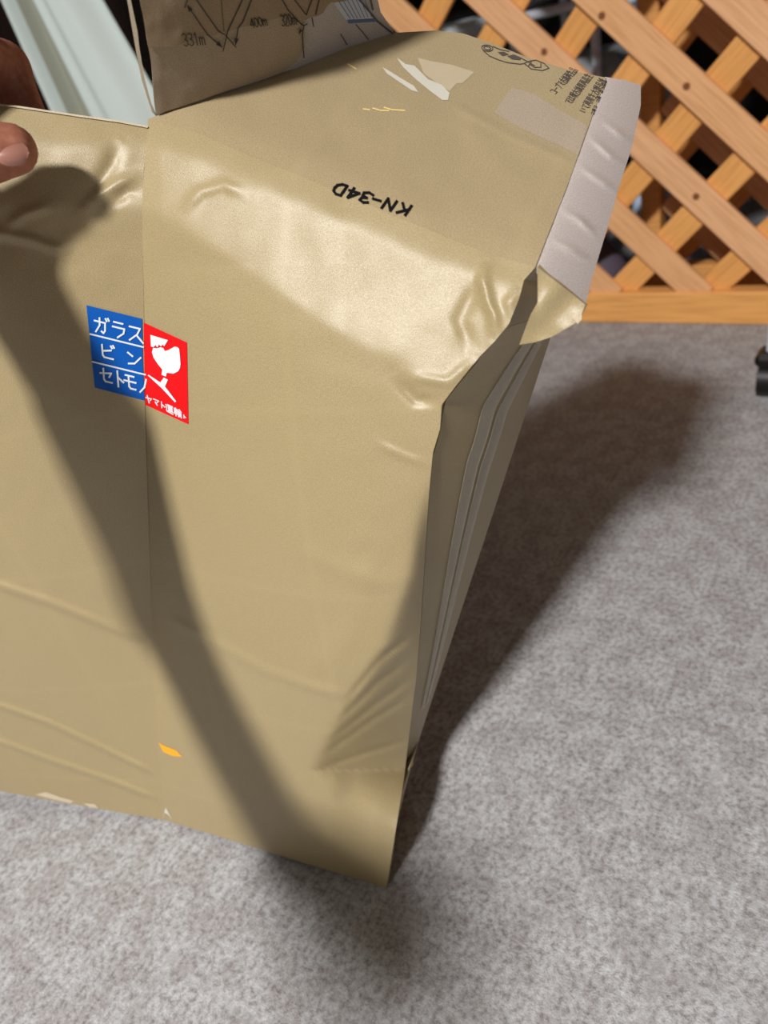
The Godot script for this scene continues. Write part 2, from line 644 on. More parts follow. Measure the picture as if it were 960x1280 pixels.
func box_mesh(size: Vector3, r := 0.003) -> ArrayMesh:      # chamfered box
	var s := Shape.new()
	var h := size * 0.5
	r = minf(r, minf(h.x, minf(h.y, h.z)) * 0.9)
	for ax in 3:
		for sg in [-1.0, 1.0]:
			var n := Vector3.ZERO
			n[ax] = sg
			var b := (ax + 1) % 3
			var c := (ax + 2) % 3
			var q := []
			for e in [[-1, -1], [1, -1], [1, 1], [-1, 1]]:
				var p := Vector3.ZERO
				p[ax] = sg * h[ax]
				p[b] = e[0] * (h[b] - r)
				p[c] = e[1] * (h[c] - r)
				q.append(p)
			s.quad(q[0], q[1], q[2], q[3], n)
	for ax in 3:
		var b := (ax + 1) % 3
		var c := (ax + 2) % 3
		for sb in [-1.0, 1.0]:
			for sc in [-1.0, 1.0]:
				var q := []
				for e in [[-1, 0], [1, 0], [1, 1], [-1, 1]]:
					var p := Vector3.ZERO
					p[ax] = e[0] * (h[ax] - r)
					p[b] = sb * (h[b] - (r if e[1] == 1 else 0.0))
					p[c] = sc * (h[c] - (0.0 if e[1] == 1 else r))
					q.append(p)
				var n := Vector3.ZERO
				n[b] = sb
				n[c] = sc
				s.quad(q[0], q[1], q[2], q[3], n)
	for sx in [-1.0, 1.0]:
		for sy in [-1.0, 1.0]:
			for sz in [-1.0, 1.0]:
				var sg := Vector3(sx, sy, sz)
				var n := sg.normalized()
				var a := s.add(sg * Vector3(h.x, h.y - r, h.z - r), n)
				s.add(sg * Vector3(h.x - r, h.y, h.z - r), n)
				s.add(sg * Vector3(h.x - r, h.y - r, h.z), n)
				s.tri(a, a + 1, a + 2)
	return s.done()


func tube(points: Array, r: float, sides := 12) -> ArrayMesh:
	var s := Shape.new()
	var n := points.size()
	var up := Vector3.UP
	for i in n:
		var d: Vector3 = (points[mini(i + 1, n - 1)] - points[maxi(i - 1, 0)]).normalized()
		var side := d.cross(up if absf(d.dot(up)) < 0.9 else Vector3.RIGHT).normalized()
		var over := side.cross(d)
		for k in sides:
			var a := TAU * k / sides
			var q := side * cos(a) + over * sin(a)
			s.add(points[i] + q * r, q)
	for i in n - 1:
		for k in sides:
			var a := i * sides + k
			var b := i * sides + (k + 1) % sides
			s.tri(a, b, b + sides)
			s.tri(a, b + sides, a + sides)
	for e in [0, n - 1]:
		var d: Vector3 = (points[0] - points[1]) if e == 0 else (points[n - 1] - points[n - 2])
		var c := s.add(points[e], d.normalized())
		var first := s.v.size()
		for k in sides:
			s.add(s.v[e * sides + k], d.normalized())
		for k in sides:
			s.tri(c, first + k, first + (k + 1) % sides)
	return s.done()


func lathe(profile: Array, sides := 28) -> ArrayMesh:         # Vector2(radius, height) from bottom to top
	var s := Shape.new()
	for i in profile.size() - 1:
		var a: Vector2 = profile[i]
		var b: Vector2 = profile[i + 1]
		var d := b - a
		for k in sides:
			var t0 := TAU * k / sides
			var t1 := TAU * (k + 1) / sides
			var q0 := Vector3(cos(t0) * d.y, -d.x, sin(t0) * d.y).normalized()
			var q1 := Vector3(cos(t1) * d.y, -d.x, sin(t1) * d.y).normalized()
			var f := s.add(Vector3(a.x * cos(t0), a.y, a.x * sin(t0)), q0)
			s.add(Vector3(a.x * cos(t1), a.y, a.x * sin(t1)), q1)
			s.add(Vector3(b.x * cos(t1), b.y, b.x * sin(t1)), q1)
			s.add(Vector3(b.x * cos(t0), b.y, b.x * sin(t0)), q0)
			s.tri(f, f + 1, f + 2)
			s.tri(f, f + 2, f + 3)
	return s.done()


func body(bones: Array, cell: float, blend: float) -> ArrayMesh:     # tapered capsules [a, b, ra, rb] joined smoothly, as surface nets
	var lo := Vector3.INF
	var hi := -Vector3.INF
	for b in bones:
		var r: float = maxf(b[2], b[3]) + blend * 3 + cell * 2
		lo = lo.min(b[0].min(b[1]) - Vector3.ONE * r)
		hi = hi.max(b[0].max(b[1]) + Vector3.ONE * r)
	var dim := Vector3i(((hi - lo) / cell).ceil()) + Vector3i.ONE
	var f := PackedFloat32Array()
	f.resize(dim.x * dim.y * dim.z)
	for b in bones:
		var r: float = maxf(b[2], b[3]) + blend * 3 + cell * 1.5
		var p0 := Vector3i(((b[0].min(b[1]) - Vector3.ONE * r - lo) / cell).floor()).max(Vector3i.ZERO)
		var p1 := Vector3i(((b[0].max(b[1]) + Vector3.ONE * r - lo) / cell).ceil()).min(dim - Vector3i.ONE)
		var a: Vector3 = b[0]
		var ab: Vector3 = b[1] - b[0]
		var l2 := maxf(ab.length_squared(), 1e-9)
		var ra: float = b[2]
		var rb: float = b[3]
		for z in range(p0.z, p1.z + 1):
			for y in range(p0.y, p1.y + 1):
				var row := (z * dim.y + y) * dim.x
				for x in range(p0.x, p1.x + 1):
					var p := lo + Vector3(x, y, z) * cell
					var t := clampf((p - a).dot(ab) / l2, 0.0, 1.0)
					var d := p.distance_to(a + ab * t) - lerpf(ra, rb, t)
					if d < blend * 4:
						f[row + x] += exp(-d / blend)
	var s := Shape.new()
	var at_cell := {}
	var corner := [Vector3i(0, 0, 0), Vector3i(1, 0, 0), Vector3i(0, 1, 0), Vector3i(1, 1, 0), Vector3i(0, 0, 1), Vector3i(1, 0, 1), Vector3i(0, 1, 1), Vector3i(1, 1, 1)]
	var edges := [[0, 1], [2, 3], [4, 5], [6, 7], [0, 2], [1, 3], [4, 6], [5, 7], [0, 4], [1, 5], [2, 6], [3, 7]]
	var val := []
	val.resize(8)
	for z in dim.z - 1:
		for y in dim.y - 1:
			for x in dim.x - 1:
				var inside := 0
				for k in 8:
					var c: Vector3i = corner[k]
					var g := f[((z + c.z) * dim.y + y + c.y) * dim.x + x + c.x]
					val[k] = log(maxf(g, 1e-12))
					if g > 1.0:
						inside += 1
				if inside == 0 or inside == 8:
					continue
				var sum := Vector3.ZERO
				var count := 0
				for e in edges:
					var u: float = val[e[0]]
					var w: float = val[e[1]]
					if (u > 0) != (w > 0):
						sum += Vector3(corner[e[0]]).lerp(Vector3(corner[e[1]]), u / (u - w))
						count += 1
				var q := Vector3(
					val[0] + val[2] + val[4] + val[6] - val[1] - val[3] - val[5] - val[7],
					val[0] + val[1] + val[4] + val[5] - val[2] - val[3] - val[6] - val[7],
					val[0] + val[1] + val[2] + val[3] - val[4] - val[5] - val[6] - val[7]).normalized()
				at_cell[(z * dim.y + y) * dim.x + x] = s.add(lo + (Vector3(x, y, z) + sum / count) * cell, q)
	var sx := 1
	var sy := dim.x
	var sz := dim.x * dim.y
	for key in at_cell:
		for axis in 3:
			var d1: int = [sy, sz, sx][axis]
			var d2: int = [sz, sx, sy][axis]
			var d0: int = [sx, sy, sz][axis]
			if (f[key] > 1.0) != (f[key + d0] > 1.0) and at_cell.has(key - d1) and at_cell.has(key - d2) and at_cell.has(key - d1 - d2):
				s.tri(at_cell[key], at_cell[key - d1], at_cell[key - d1 - d2])
				s.tri(at_cell[key], at_cell[key - d1 - d2], at_cell[key - d2])
	return s.done()


func _ready() -> void:
	# camera, surroundings, lamp
	var cam := Camera3D.new()
	cam.name = "camera"
	cam.transform = Transform3D(Basis(RIGHT, -DOWN, -AHEAD).orthonormalized(), EYE)
	cam.fov = rad_to_deg(2 * atan(640.0 / FOCAL))
	var lens := CameraAttributesPhysical.new()
	lens.frustum_focal_length = 12.0 * FOCAL / 640.0
	lens.frustum_focus_distance = 0.43
	lens.frustum_near = 0.02
	lens.frustum_far = 60.0
	lens.exposure_aperture = 17.23 / 3.85
	lens.exposure_multiplier = 1.0
	cam.attributes = lens
	cam.keep_aspect = Camera3D.KEEP_HEIGHT
	add_child(cam)
	cam.fov = rad_to_deg(2 * atan(640.0 / FOCAL))
	cam.current = true

	var env := Environment.new()
	env.background_mode = Environment.BG_COLOR
	env.background_color = Color(0.02, 0.02, 0.022)
	env.tonemap_mode = Environment.TONE_MAPPER_LINEAR
	env.tonemap_exposure = 1.0
	env.sdfgi_enabled = true
	env.ssao_enabled = true
	env.ssil_enabled = true
	var around := WorldEnvironment.new()
	around.name = "surroundings"
	around.environment = env
	add_child(around)

	make_materials()
	wave = noise(FastNoiseLite.TYPE_SIMPLEX_SMOOTH, 0.011, 2, 40)

	var lamp := thing("ceiling_lamp", "round white ceiling lamp glowing above the box", "lamp", Vector3(0.12, 2.4, 1.80))
	part("lamp_body", lathe([Vector2(0.0, -0.05), Vector2(0.15, -0.05), Vector2(0.17, -0.03), Vector2(0.17, -0.005), Vector2(0.0, -0.005)]), M.lamp_body, lamp)
	part("diffuser", lathe([Vector2(0.0, -0.075), Vector2(0.09, -0.07), Vector2(0.125, -0.055), Vector2(0.13, -0.05)]), M.lamp_glow, lamp)
	var light := AreaLight3D.new()
	light.name = "lamp_light"
	light.area_size = Vector2(0.30, 0.30)
	light.position = Vector3(0, -0.08, 0)
	light.rotation = Vector3(-PI / 2, 0, 0)
	light.light_color = Color(1.0, 0.985, 0.965)
	light.light_energy = LAMP
	light.set("area_range", 12.0)
	light.set("area_attenuation", 2.0)
	light.shadow_enabled = true
	lamp.add_child(light)

	build_room()
	build_box()
	build_fences()
	build_hand()
	build_background()


const LAMP := 17.6


func build_room() -> void:
	structure("floor", box_mesh(Vector3(5.4, 0.1, 5.4), 0.001), M.carpet, Vector3(0, -0.05, 0), "mottled grey beige carpet under the cardboard box and the lattice fence")
	structure("ceiling", box_mesh(Vector3(5.4, 0.1, 5.4), 0.001), M.ceiling_paint, Vector3(0, 2.45, 0))
	structure("wall_north", box_mesh(Vector3(5.4, 2.4, 0.1), 0.001), M.wall_paint, Vector3(0, 1.2, -2.65))
	structure("wall_south", box_mesh(Vector3(5.4, 2.4, 0.1), 0.001), M.wall_paint, Vector3(0, 1.2, 2.65))
	structure("wall_west", box_mesh(Vector3(0.1, 2.4, 5.2), 0.001), M.wall_paint, Vector3(-2.65, 1.2, 0))
	structure("wall_east", box_mesh(Vector3(0.1, 2.4, 5.2), 0.001), M.wall_paint, Vector3(2.65, 1.2, 0))


func line(points: Array) -> Array:
	var out := []
	for k in range(0, points.size(), 2):
		out.append(Vector2(points[k], points[k + 1]))
	return out


func build_box() -> void:
	EDGE_A = rounded(line([185, 158, 178, 250, 180, 400, 181, 500, 186, 660, 190, 780, 198, 940, 205, 1025]))
	EDGE_B = PackedVector2Array(line([669, 334, 655, 350, 649, 373, 636, 405, 618, 427, 600, 445, 570, 482, 557, 499, 552, 506, 550, 536, 541, 566, 536, 620, 531, 700, 526, 778, 520, 850, 516, 880, 505, 973, 483, 1110]))
	CREASE = rounded(line([185, 149, 250, 168, 300, 190, 360, 214, 430, 243, 520, 281, 600, 313, 669, 334]))
	BAND = PackedVector2Array(line([150, 250, 200, 268, 300, 332, 430, 420, 560, 478, 620, 500]))
	DENT = PackedVector2Array(line([540, 560, 534, 600, 515, 720, 484, 807, 443, 869, 401, 944, 393, 962, 420, 1010, 470, 1090]))
	RAISED_FOOT = PackedVector2Array(line([194, 146, 300, 112, 385, 82, 440, 60, 494, 43]))
	fit_face()
	add_ridge(face_ridges, line([226, 268, 250, 240, 280, 231, 312, 244]), 0.0014, 7)
	add_ridge(face_ridges, line([205, 770, 262, 800, 330, 838, 400, 862, 440, 872]), 0.0016, 6)
	add_ridge(face_ridges, line([465, 552, 505, 570, 542, 584]), 0.0012, 5)
	add_ridge(face_ridges, line([607, 325, 604, 352, 610, 378, 618, 395, 617, 425]), 0.0026, 7)
	add_ridge(face_ridges, line([650, 356, 636, 380, 640, 400]), 0.002, 6)
	add_ridge(face_ridges, line([600, 350, 575, 400, 590, 440]), -0.0016, 9)
	add_ridge(face_ridges, line([505, 470, 560, 478, 596, 446]), 0.0016, 7)
	add_ridge(face_ridges, line([490, 470, 520, 500, 553, 503]), -0.0022, 7)
	add_ridge(face_ridges, line([370, 685, 430, 715, 500, 735]), 0.0012, 12)
	add_ridge(face_ridges, line([455, 690, 440, 780, 400, 850]), 0.0018, 22)
	for w in [[505, 800, 470, 830, 430, 880], [515, 822, 470, 855, 420, 905], [518, 845, 470, 880, 408, 930], [516, 868, 465, 900, 402, 945], [512, 925, 460, 940, 398, 961], [520, 790, 500, 806, 470, 825]]:
		add_ridge(face_ridges, line(w), -0.0022, 4)
	add_ridge(face_ridges, line([420, 975, 440, 1030, 450, 1080]), -0.002, 24)
	add_ridge(left_ridges, line([-120, 690, 0, 732, 60, 752, 120, 776, 186, 804]), 0.0028, 5)
	add_ridge(left_ridges, line([-120, 845, 0, 882, 60, 903, 130, 936, 196, 968]), 0.0034, 3)
	add_ridge(left_ridges, line([-120, 895, 0, 927, 60, 949, 140, 976, 200, 1000]), 0.0032, 3)
	add_ridge(left_ridges, line([95, 275, 120, 245, 150, 228, 178, 215]), 0.0018, 7)
	add_ridge(left_ridges, line([-40, 284, 0, 292, 40, 300, 90, 318]), 0.0022, 7)
	add_ridge(left_ridges, line([0, 290, 30, 268, 70, 255]), 0.002, 7)
	add_ridge(left_ridges, line([110, 250, 140, 205, 150, 175]), -0.0018, 9)
	add_ridge(left_ridges, line([130, 262, 160, 240, 180, 240]), -0.0014, 6)
	add_ridge(flap_ridges, line([560, 128, 640, 170, 720, 205]), 0.0007, 4)
	add_ridge(flap_ridges, line([575, 120, 600, 180, 640, 240, 690, 290]), 0.0003, 20)
	for w in [[735, 170, 765, 195, 785, 205], [722, 207, 755, 228, 778, 242], [700, 262, 725, 275, 748, 296], [688, 300, 715, 312, 740, 325], [750, 150, 780, 170, 796, 176]]:
		add_ridge(tape_ridges, line(w), 0.0022, 4)

	var box := thing("cardboard_box", "large crushed brown cardboard box standing on the carpet with its flaps pulled open", "cardboard box")

	# wide panel, with the fold A on its left
	var right_line: Array = Array(EDGE_B)
	var face := part("side_panel", patch(Array(CREASE), line([205, 1025, 300, 1054, 400, 1086, 483, 1111]), [Vector2(185, 149)] + Array(EDGE_A), right_line, 110, 230, face_at, 0.0035), M.board, box)
	# narrow panel, held by the hand, and running on out of the frame
	var left := part("side_panel", patch(line([-190, 118, -60, 126, 20, 133, 100, 145, 150, 152, 185, 159]), line([-190, 935, 0, 989, 100, 1007, 205, 1025]), line([-190, 118, -190, 935]), Array(EDGE_A), 80, 330, left_at, 0.0035), M.board, box)
	part("raw_edge", strokes([line([-190, 118, -60, 126, 20, 133, 100, 145, 150, 152, 184, 158.5])], 2.4, left_at, 0.0012), M.board_edge, left)

	# shaded panel round the corner
	var near := resampled(PackedVector2Array(line([640, 405, 600, 448, 570, 484, 557, 501, 551, 540, 542, 570, 537, 620, 532, 700, 527, 778, 521, 850, 517, 880, 506, 973, 484, 1110])), 60)
	var far_low := on_floor(499, 1000)
	var far_high := at(697, 395, 0.452)
	var grid := []
	for j in 61:
		var row := []
		var a := face_at(near[j].x, near[j].y) + AHEAD * (0.004 + 0.010 * smooth(30, 50, j))
		var b := far_high.lerp(far_low, j / 60.0)
		for i in 25:
			row.append(a.lerp(b, i / 24.0) + Vector3(0.5, 0.1, -0.3) * 0.014 * sin(PI * i / 24.0) * (1.0 - j / 60.0))
		grid.append(row)
	var side := part("side_panel", sheet(grid, 0.0035), M.board, box)
	for e in [[7, 10, M.clear_tape], [11, 14, M.clear_tape]]:
		var strip := []
		for j in range(2, 44):
			var row := []
			for i in range(e[0], e[1] + 1):
				row.append(grid[j][i] + Vector3(0.0012, 0.0002, 0.0003))
			strip.append(row)
		part("seam_tape", sheet(strip, 0.0002), e[2], side)

	# the two far panels and the bottom, out of sight
	var outer := left_at(-190, 935)
	outer.y = 0.002
	var back_corner := far_low + (outer - on_floor(483, 1110)) * 0.93
	back_corner.y = 0.002
	for ends in [[far_low, back_corner, 0.2, 0.2], [outer, back_corner, 0.25, 0.2]]:
		var g := []
		for j in 2:
			var row := []
			for i in 9:
				row.append(ends[0].lerp(ends[1], i / 8.0) + Vector3(0.01, lerpf(ends[2], ends[3], i / 8.0), 0.0) * (1 - j) + Vector3(0, 0.003, 0) * j)
			g.append(row)
		part("side_panel", sheet(g, 0.0035), M.board, box)

	# closed flap and its taped edge
	var flap_top := line([205, 141, 300, 106, 385, 76, 440, 52, 492, 41, 545, 38, 580, 42, 620, 56, 660, 72, 720, 90, 758, 97])
	var flap := part("closed_flap", patch(flap_top, Array(CREASE), [Vector2(205, 141), Vector2(185, 149)], line([758, 97, 742, 140, 708, 235, 669, 334]), 120, 60, flap_at, 0.0035), M.board_flap, box)
	var strip := part("taped_edge", patch(line([756, 96, 780, 100, 801, 106]), line([671, 333, 708, 361, 732, 381]), line([756, 96, 742, 140, 708, 235, 671, 333]), line([801, 106, 801, 131, 790, 184, 775, 230, 758, 289, 738, 355, 732, 381]), 30, 90, strip_at, 0.004), M.edge_tape, box)
	strip.set_meta("label", "pinkish grey tape wrapped over the edge of the flap")
	part("seam_tape", cover([line([640, 109, 668, 118, 700, 138, 734, 157, 723, 194, 700, 182, 650, 160, 618, 140])], flap_at, 0.0002, 8), M.seam_tape, flap)
	part("tuck", patch(line([669, 334, 672, 335]), line([602, 446, 632, 441, 648, 431]), line([669, 334, 655, 350, 649, 373, 636, 405, 618, 427, 602, 446]), line([672, 335, 674, 360, 672, 378, 662, 395, 652, 418, 648, 431]), 16, 50, tuck_at, 0.003), M.board, box)
	part("corner_fold", patch(line([672, 334, 708, 362, 732, 381]), line([649, 431, 668, 428, 690, 421, 723, 402]), line([672, 334, 672, 378, 662, 396, 649, 431]), line([732, 381, 723, 402]), 24, 40, gusset_at, 0.003), M.board, box)

	# the flap that stands up: back board, inner liner, torn outer ply
	var raised := part("raised_flap", patch(line([167, -150, 300, -150, 470, -150, 520, -150]), line([195, 146, 300, 112, 385, 82, 440, 60, 494, 43]), line([167, -150, 175, 0, 184, 50, 190, 85, 193, 130, 195, 146]), line([520, -150, 470, -10, 476, 16, 494, 43]), 60, 50, raised_at, 0.002), M.board_grey, box)
	raised.set_meta("label", "raised grey brown flap with a torn surface")
	part("liner", patch(line([168, -150, 300, -150, 420, -150]), line([197, 143, 300, 108, 350, 92, 372, 76, 381, 58]), line([168, -150, 175, 0, 184, 50, 190, 85, 193, 130, 197, 143]), line([420, -150, 384, 0, 379, 20, 381, 42, 381, 58]), 60, 50, raised_mid, 0.0012), M.board_liner, raised)
	part("torn_ply", patch(line([168, -150, 300, -150, 470, -150]), line([186, 60, 222, 57, 240, 49, 255, 45, 270, 44, 278, 40, 287, 39, 302, 34, 318, 31, 333, 26, 348, 23, 362, 18, 367, 23, 372, 27, 381, 26, 390, 21, 397, 20, 404, 16, 408, 9, 413, 3, 428, 2, 444, -2]), line([168, -150, 175, 0, 186, 60]), line([470, -150, 444, -2]), 110, 40, raised_top, 0.0008), M.board_ply, raised)
	part("split_ply", patch(line([148, -150, 152, -150]), line([190, 140, 196, 146]), line([148, -150, 159, 0, 169, 58, 177, 100, 186, 128, 190, 140]), line([152, -150, 163.5, 0, 172, 40, 174, 58, 181, 100, 190, 133, 196, 146]), 3, 60, func(x, y): return at(x, y, 1.0 / raised_inv(x, y) + 0.006 * clampf((140.0 - y) / 140.0, 0, 2)), 0.0012), M.board_edge, raised)
	print_flap_drawing(raised)
	print_marks(face, left, flap)


func ellipse(c: Vector2, a: Vector2, b: Vector2, n := 28) -> Array:
	var out := []
	for k in n + 1:
		out.append(c + a * cos(TAU * k / n) + b * sin(TAU * k / n))
	return out


func arrow_head(tip: Vector2, from: Vector2, size: float) -> Array:
	var u := (tip - from).normalized()
	var s := Vector2(-u.y, u.x)
	return [tip, tip - u * size + s * size * 0.32, tip - u * size - s * size * 0.32]


func print_flap_drawing(raised: Node) -> void:
	var thin := [line([236, -4, 231, 9.5]), line([243, -4, 273, 39, 281.7, 43.8, 294.8, 59]), line([305, -4, 284.6, 39.4, 283, 46.7, 278.8, 64]),
		line([235, 8, 259.8, 43.8, 277.3, 58.3]), line([316, -4, 303.5, 27.7, 297.7, 35, 294.8, 54]), line([351, -4, 360, 12.5, 377, 31]), line([365, -4, 383, 18.7, 391.5, -4]), line([400, -4, 394.8, 17.7])]
	part("printed_drawing", strokes(thin, 1.3, raised_top, 0.0006), M.ink_brown, raised)
	part("printed_drawing", strokes([line([276.5, -4, 280, 39.4])], 0.7, raised_top, 0.0006), M.ink_brown, raised)
	for a in [[233.5, 6, 259.8, 43.8, 9], [278.5, 59.5, 259.8, 43.8, 9], [294.3, 57, 297.7, 35, 9], [373, 43, 381, 30, 7]]:
		part("arrow_head", cover([arrow_head(Vector2(a[0], a[1]), Vector2(a[2], a[3]), a[4])], raised_top, 0.0006), M.ink_brown, raised)
	part("printed_size", strokes(text("331m", Vector2(226.5, 42.5), Vector2(7.6, -0.6), Vector2(3.4, 15.5), 0.9), 1.15, raised_top, 0.0006), M.ink_brown, raised)
	part("printed_size", strokes(text("400m", Vector2(311, 24.0), Vector2(6.0, -1.2), Vector2(3, 11.5), 0.85), 1.15, raised_top, 0.0006), M.ink_brown, raised)
	part("printed_size", strokes(text("320m", Vector2(349.5, 19.0), Vector2(5.4, -0.7), Vector2(3, 14), 0.85), 1.15, raised_top, 0.0006), M.ink_brown, raised)
	part("printed_drawing", strokes([line([371, 26, 380, 32, 384, 30]), line([380, 32, 378, 43, 379, 60, 380, 72]), line([390, 22, 392, 33])], 1.3, raised_mid, 0.002), M.ink_brown, raised)
	part("torn_label", cover([line([417, 4, 444, -6, 471, 26, 435, 28])], raised_at, 0.0008, 8), M.faded_label, raised)
	part("label_stripe", cover([line([434, 25.5, 470, 23.5, 471, 27, 436, 29.5])], raised_at, 0.0014, 8), M.faded_blue, raised)
	var rows := []
	for k in 7:
		rows.append([Vector2(424 + k * 5.0, 2.5 - k * 1.4), Vector2(438 + k * 4.4, 23.5 - k * 0.4)])
	part("label_print", strokes(rows, 0.8, raised_at, 0.0014), M.faded_blue, raised)
	part("torn_edge", strokes([line([446, -4, 458, 10, 471, 26, 482, 35, 491, 42]), line([462, -6, 466, 12])], 2.4, raised_at, 0.0012), M.ink_soft, raised)
	part("fold_line", strokes([line([445, 31, 453, 40, 461, 50]), line([426, 43, 434, 56])], 1.2, raised_at, 0.0008), M.ink_soft, raised)


func print_marks(face: Node, left: Node, flap: Node) -> void:
	# code on the flap
	var o := Vector2(515.9, 257.4)
	var u := Vector2(-15.6, -4.8)
	var v := Vector2(8.2, -11.9)
	var code := []
	var word := "KN-34D"
	var gap := [0.0, 1.18, 2.26, 3.06, 4.08, 5.14]
	for i in 6:
		code.append_array(placed(GLYPHS[word[i]], o + u * gap[i] - v, u, v))
	part("printed_code", strokes(code, 3.3, func(x, y): return face_at(x, y) if y > y_of(CREASE, x) else flap_at(x, y), 0.0008), M.ink, flap)

	# fragile sticker, folded round the corner: blue half, red half
	var blue := part("sticker", cover([line([108, 381.5, 177.5, 398.5, 178.3, 450, 180.5, 500.6, 118.5, 484.5])], left_at, 0.0005, 8), M.label_blue, left)
	blue.set_meta("label", "blue half of the fragile goods sticker")
	var bo := Vector2(108, 381.5)
	var bu := Vector2(70, 17.2)
	var bv := Vector2(7.5, 103)
	var marks := []
	for g in [["ガ", .10, .10, .30, .215], ["ラ", .42, .10, .27, .215], ["ス", .71, .10, .29, .215], ["ビ", .18, .42, .28, .19], ["ン", .66, .43, .28, .18], ["セ", .15, .715, .24, .19], ["ト", .42, .71, .18, .21], ["モ", .57, .715, .24, .20], ["ノ", .84, .72, .17, .20]]:
		marks.append_array(placed(GLYPHS[g[0]], bo + bu * g[1] + bv * g[2], bu * g[3], bv * g[4]))
	part("sticker_lettering", strokes(marks, 2.2, left_at, 0.0010), M.label_white, left)
	part("sticker_lettering", strokes([[bo + bu * 0.03 + bv * .345, bo + bu * .98 + bv * .345], [bo + bu * 0.03 + bv * .68, bo + bu * .98 + bv * .68]], 2.0, left_at, 0.0010), M.label_white, left)
	var red := part("sticker", cover([line([178.4, 402.5, 233.5, 428, 235.5, 530.5, 181.5, 506])], face_at, 0.0005, 8), M.label_red, face)
	red.set_meta("label", "red half of the sticker with a broken wine glass")
	var z := func(pts: Array) -> Array:
		var out := []
		for k in range(0, pts.size(), 2):
			out.append(Vector2(170 + pts[k] / 7.52, 370 + pts[k + 1] / 7.52))
		return out
	part("glass_emblem", cover([
		z.call([135, 365, 300, 415, 265, 472, 248, 455, 236, 475, 216, 455, 200, 484, 186, 462, 162, 480, 140, 474]),
		z.call([160, 487, 200, 492, 230, 482, 258, 490, 270, 517, 300, 510, 365, 475, 392, 482, 405, 497, 412, 560, 418, 640, 412, 680, 395, 708, 350, 730, 290, 721, 281, 757, 240, 741, 246, 690, 205, 640, 165, 580, 150, 530]),
		z.call([118, 740, 228, 812, 262, 766, 300, 787, 272, 850, 378, 990, 366, 1000, 243, 868, 110, 746])], face_at, 0.0010, 8), M.label_white, face)
	var name := []
	var eu := Vector2(8.6, 3.8)
	var ev := Vector2(0.8, 9.6)
	for g in [["ヤ", 85, 922, 1.0], ["マ", 157, 952, .95], ["ト", 222, 985, .85], ["運", 274, 1010, 1.1], ["輸", 352, 1042, 1.1], ["ト", 440, 1112, .45]]:
		name.append_array(placed(GLYPHS[g[0]], Vector2(170 + g[1] / 7.52, 370 + g[2] / 7.52), eu * g[3], ev * g[3]))
	part("sticker_lettering", strokes(name, 1.35, face_at, 0.0010), M.label_rose, face)

	# yellow mark, pale scuffs, torn remains of tape
	part("yellow_mark", cover([line([198, 928, 205, 932, 220, 938, 228, 946, 216, 945, 204, 940])], face_at, 0.0005, 6), M.yellow, face)
	part("torn_corner", cover([line([203, 1025, 207, 1009, 215, 1024, 210, 1018, 206, 1016])], face_at, 0.0006, 6), M.torn_paper, face)
	part("frayed_edge", cover([line([44, 993, 58, 990, 74, 996, 92, 1001, 88, 1004, 62, 998]), line([104, 1004, 118, 1005, 124, 1010, 112, 1009])], left_at, 0.0006, 8), M.board_edge, left)
	part("frayed_tip", cover([line([714, 398, 719, 391, 723, 396, 727, 391, 727, 399, 722, 405, 718, 400])], gusset_at, 0.0008, 6), M.board_edge, flap)
	part("tape_remnant", cover([line([478, 84, 484, 87, 500, 97, 517, 107, 523, 115, 515, 113, 500, 103, 484, 92]), line([496, 72, 507, 80, 518, 82, 535, 99, 552, 106, 562, 116, 560, 125, 553, 125, 538, 114, 521, 100, 504, 84])], flap_at, 0.0005, 6), M.torn_paper, flap)
	part("tape_remnant", cover([line([522, 72, 537, 76, 565, 81, 593, 90, 578, 104, 571, 104, 562, 114, 545, 103, 530, 92])], flap_at, 0.0003, 6), M.faint_paper, flap)
	for w in [[454, 136, 462, 137], [466, 135, 476, 138, 486, 138], [480, 134, 490, 137, 506, 138], [435, 80, 445, 86]]:
		part("scratch", strokes([line(w)], 1.5, flap_at, 0.0004), M.scratch, flap)

	# recycling mark and the care lines beside it
	var rings := [ellipse(Vector2(609, 60), Vector2(6.5, 2), Vector2(-2.2, 3.4)), ellipse(Vector2(609, 60), Vector2(4, 1.2), Vector2(-1.2, 1.8)),
		line([604, 63, 612, 70, 624, 75, 634, 78, 650, 80, 656, 79]), line([616, 58, 626, 62, 636, 64]), line([650, 72, 660, 77, 668, 82]),
		line([655, 79, 664, 86, 678, 88, 686, 85, 680, 79, 670, 75, 662, 76, 655, 79]), line([662, 80, 668, 84, 676, 84, 676, 79]), line([664, 77, 660, 83])]
	part("recycling_mark", strokes(rings, 1.1, flap_at, 0.0006), M.ink_soft, flap)
	part("recycling_mark", cover([line([622, 65, 630, 64.5, 636, 68, 628, 70]), line([634, 70, 642, 68, 652, 72, 650, 75, 640, 74])], flap_at, 0.0006), M.ink_soft, flap)
	var on_top := func(x, y): return strip_at(x, y) if x > 673.0 - (y - 333.0) * 0.3575 else flap_at(x, y)
	var rows := [["コープで古紙再生品", 685, 113, 28, -30], ["では環古紙用再品生", 704, 126, 28, -36], ["いて再用生古環品紙", 722, 137, 27, -41]]
	var care := []
	for r in rows:
		var n: int = r[0].length()
		var eu2 := Vector2(r[3], r[4]) / n
		for k in n:
			var ch: String = r[0][k]
			if ch in GLYPHS:
				care.append_array(placed(GLYPHS[ch], Vector2(r[1], r[2]) + eu2 * k, eu2 * 0.92, Vector2(10.5, 5.2)))
	part("printed_lines", strokes(care, 0.85, on_top, 0.0006), M.ink_soft, flap)
	var small := []
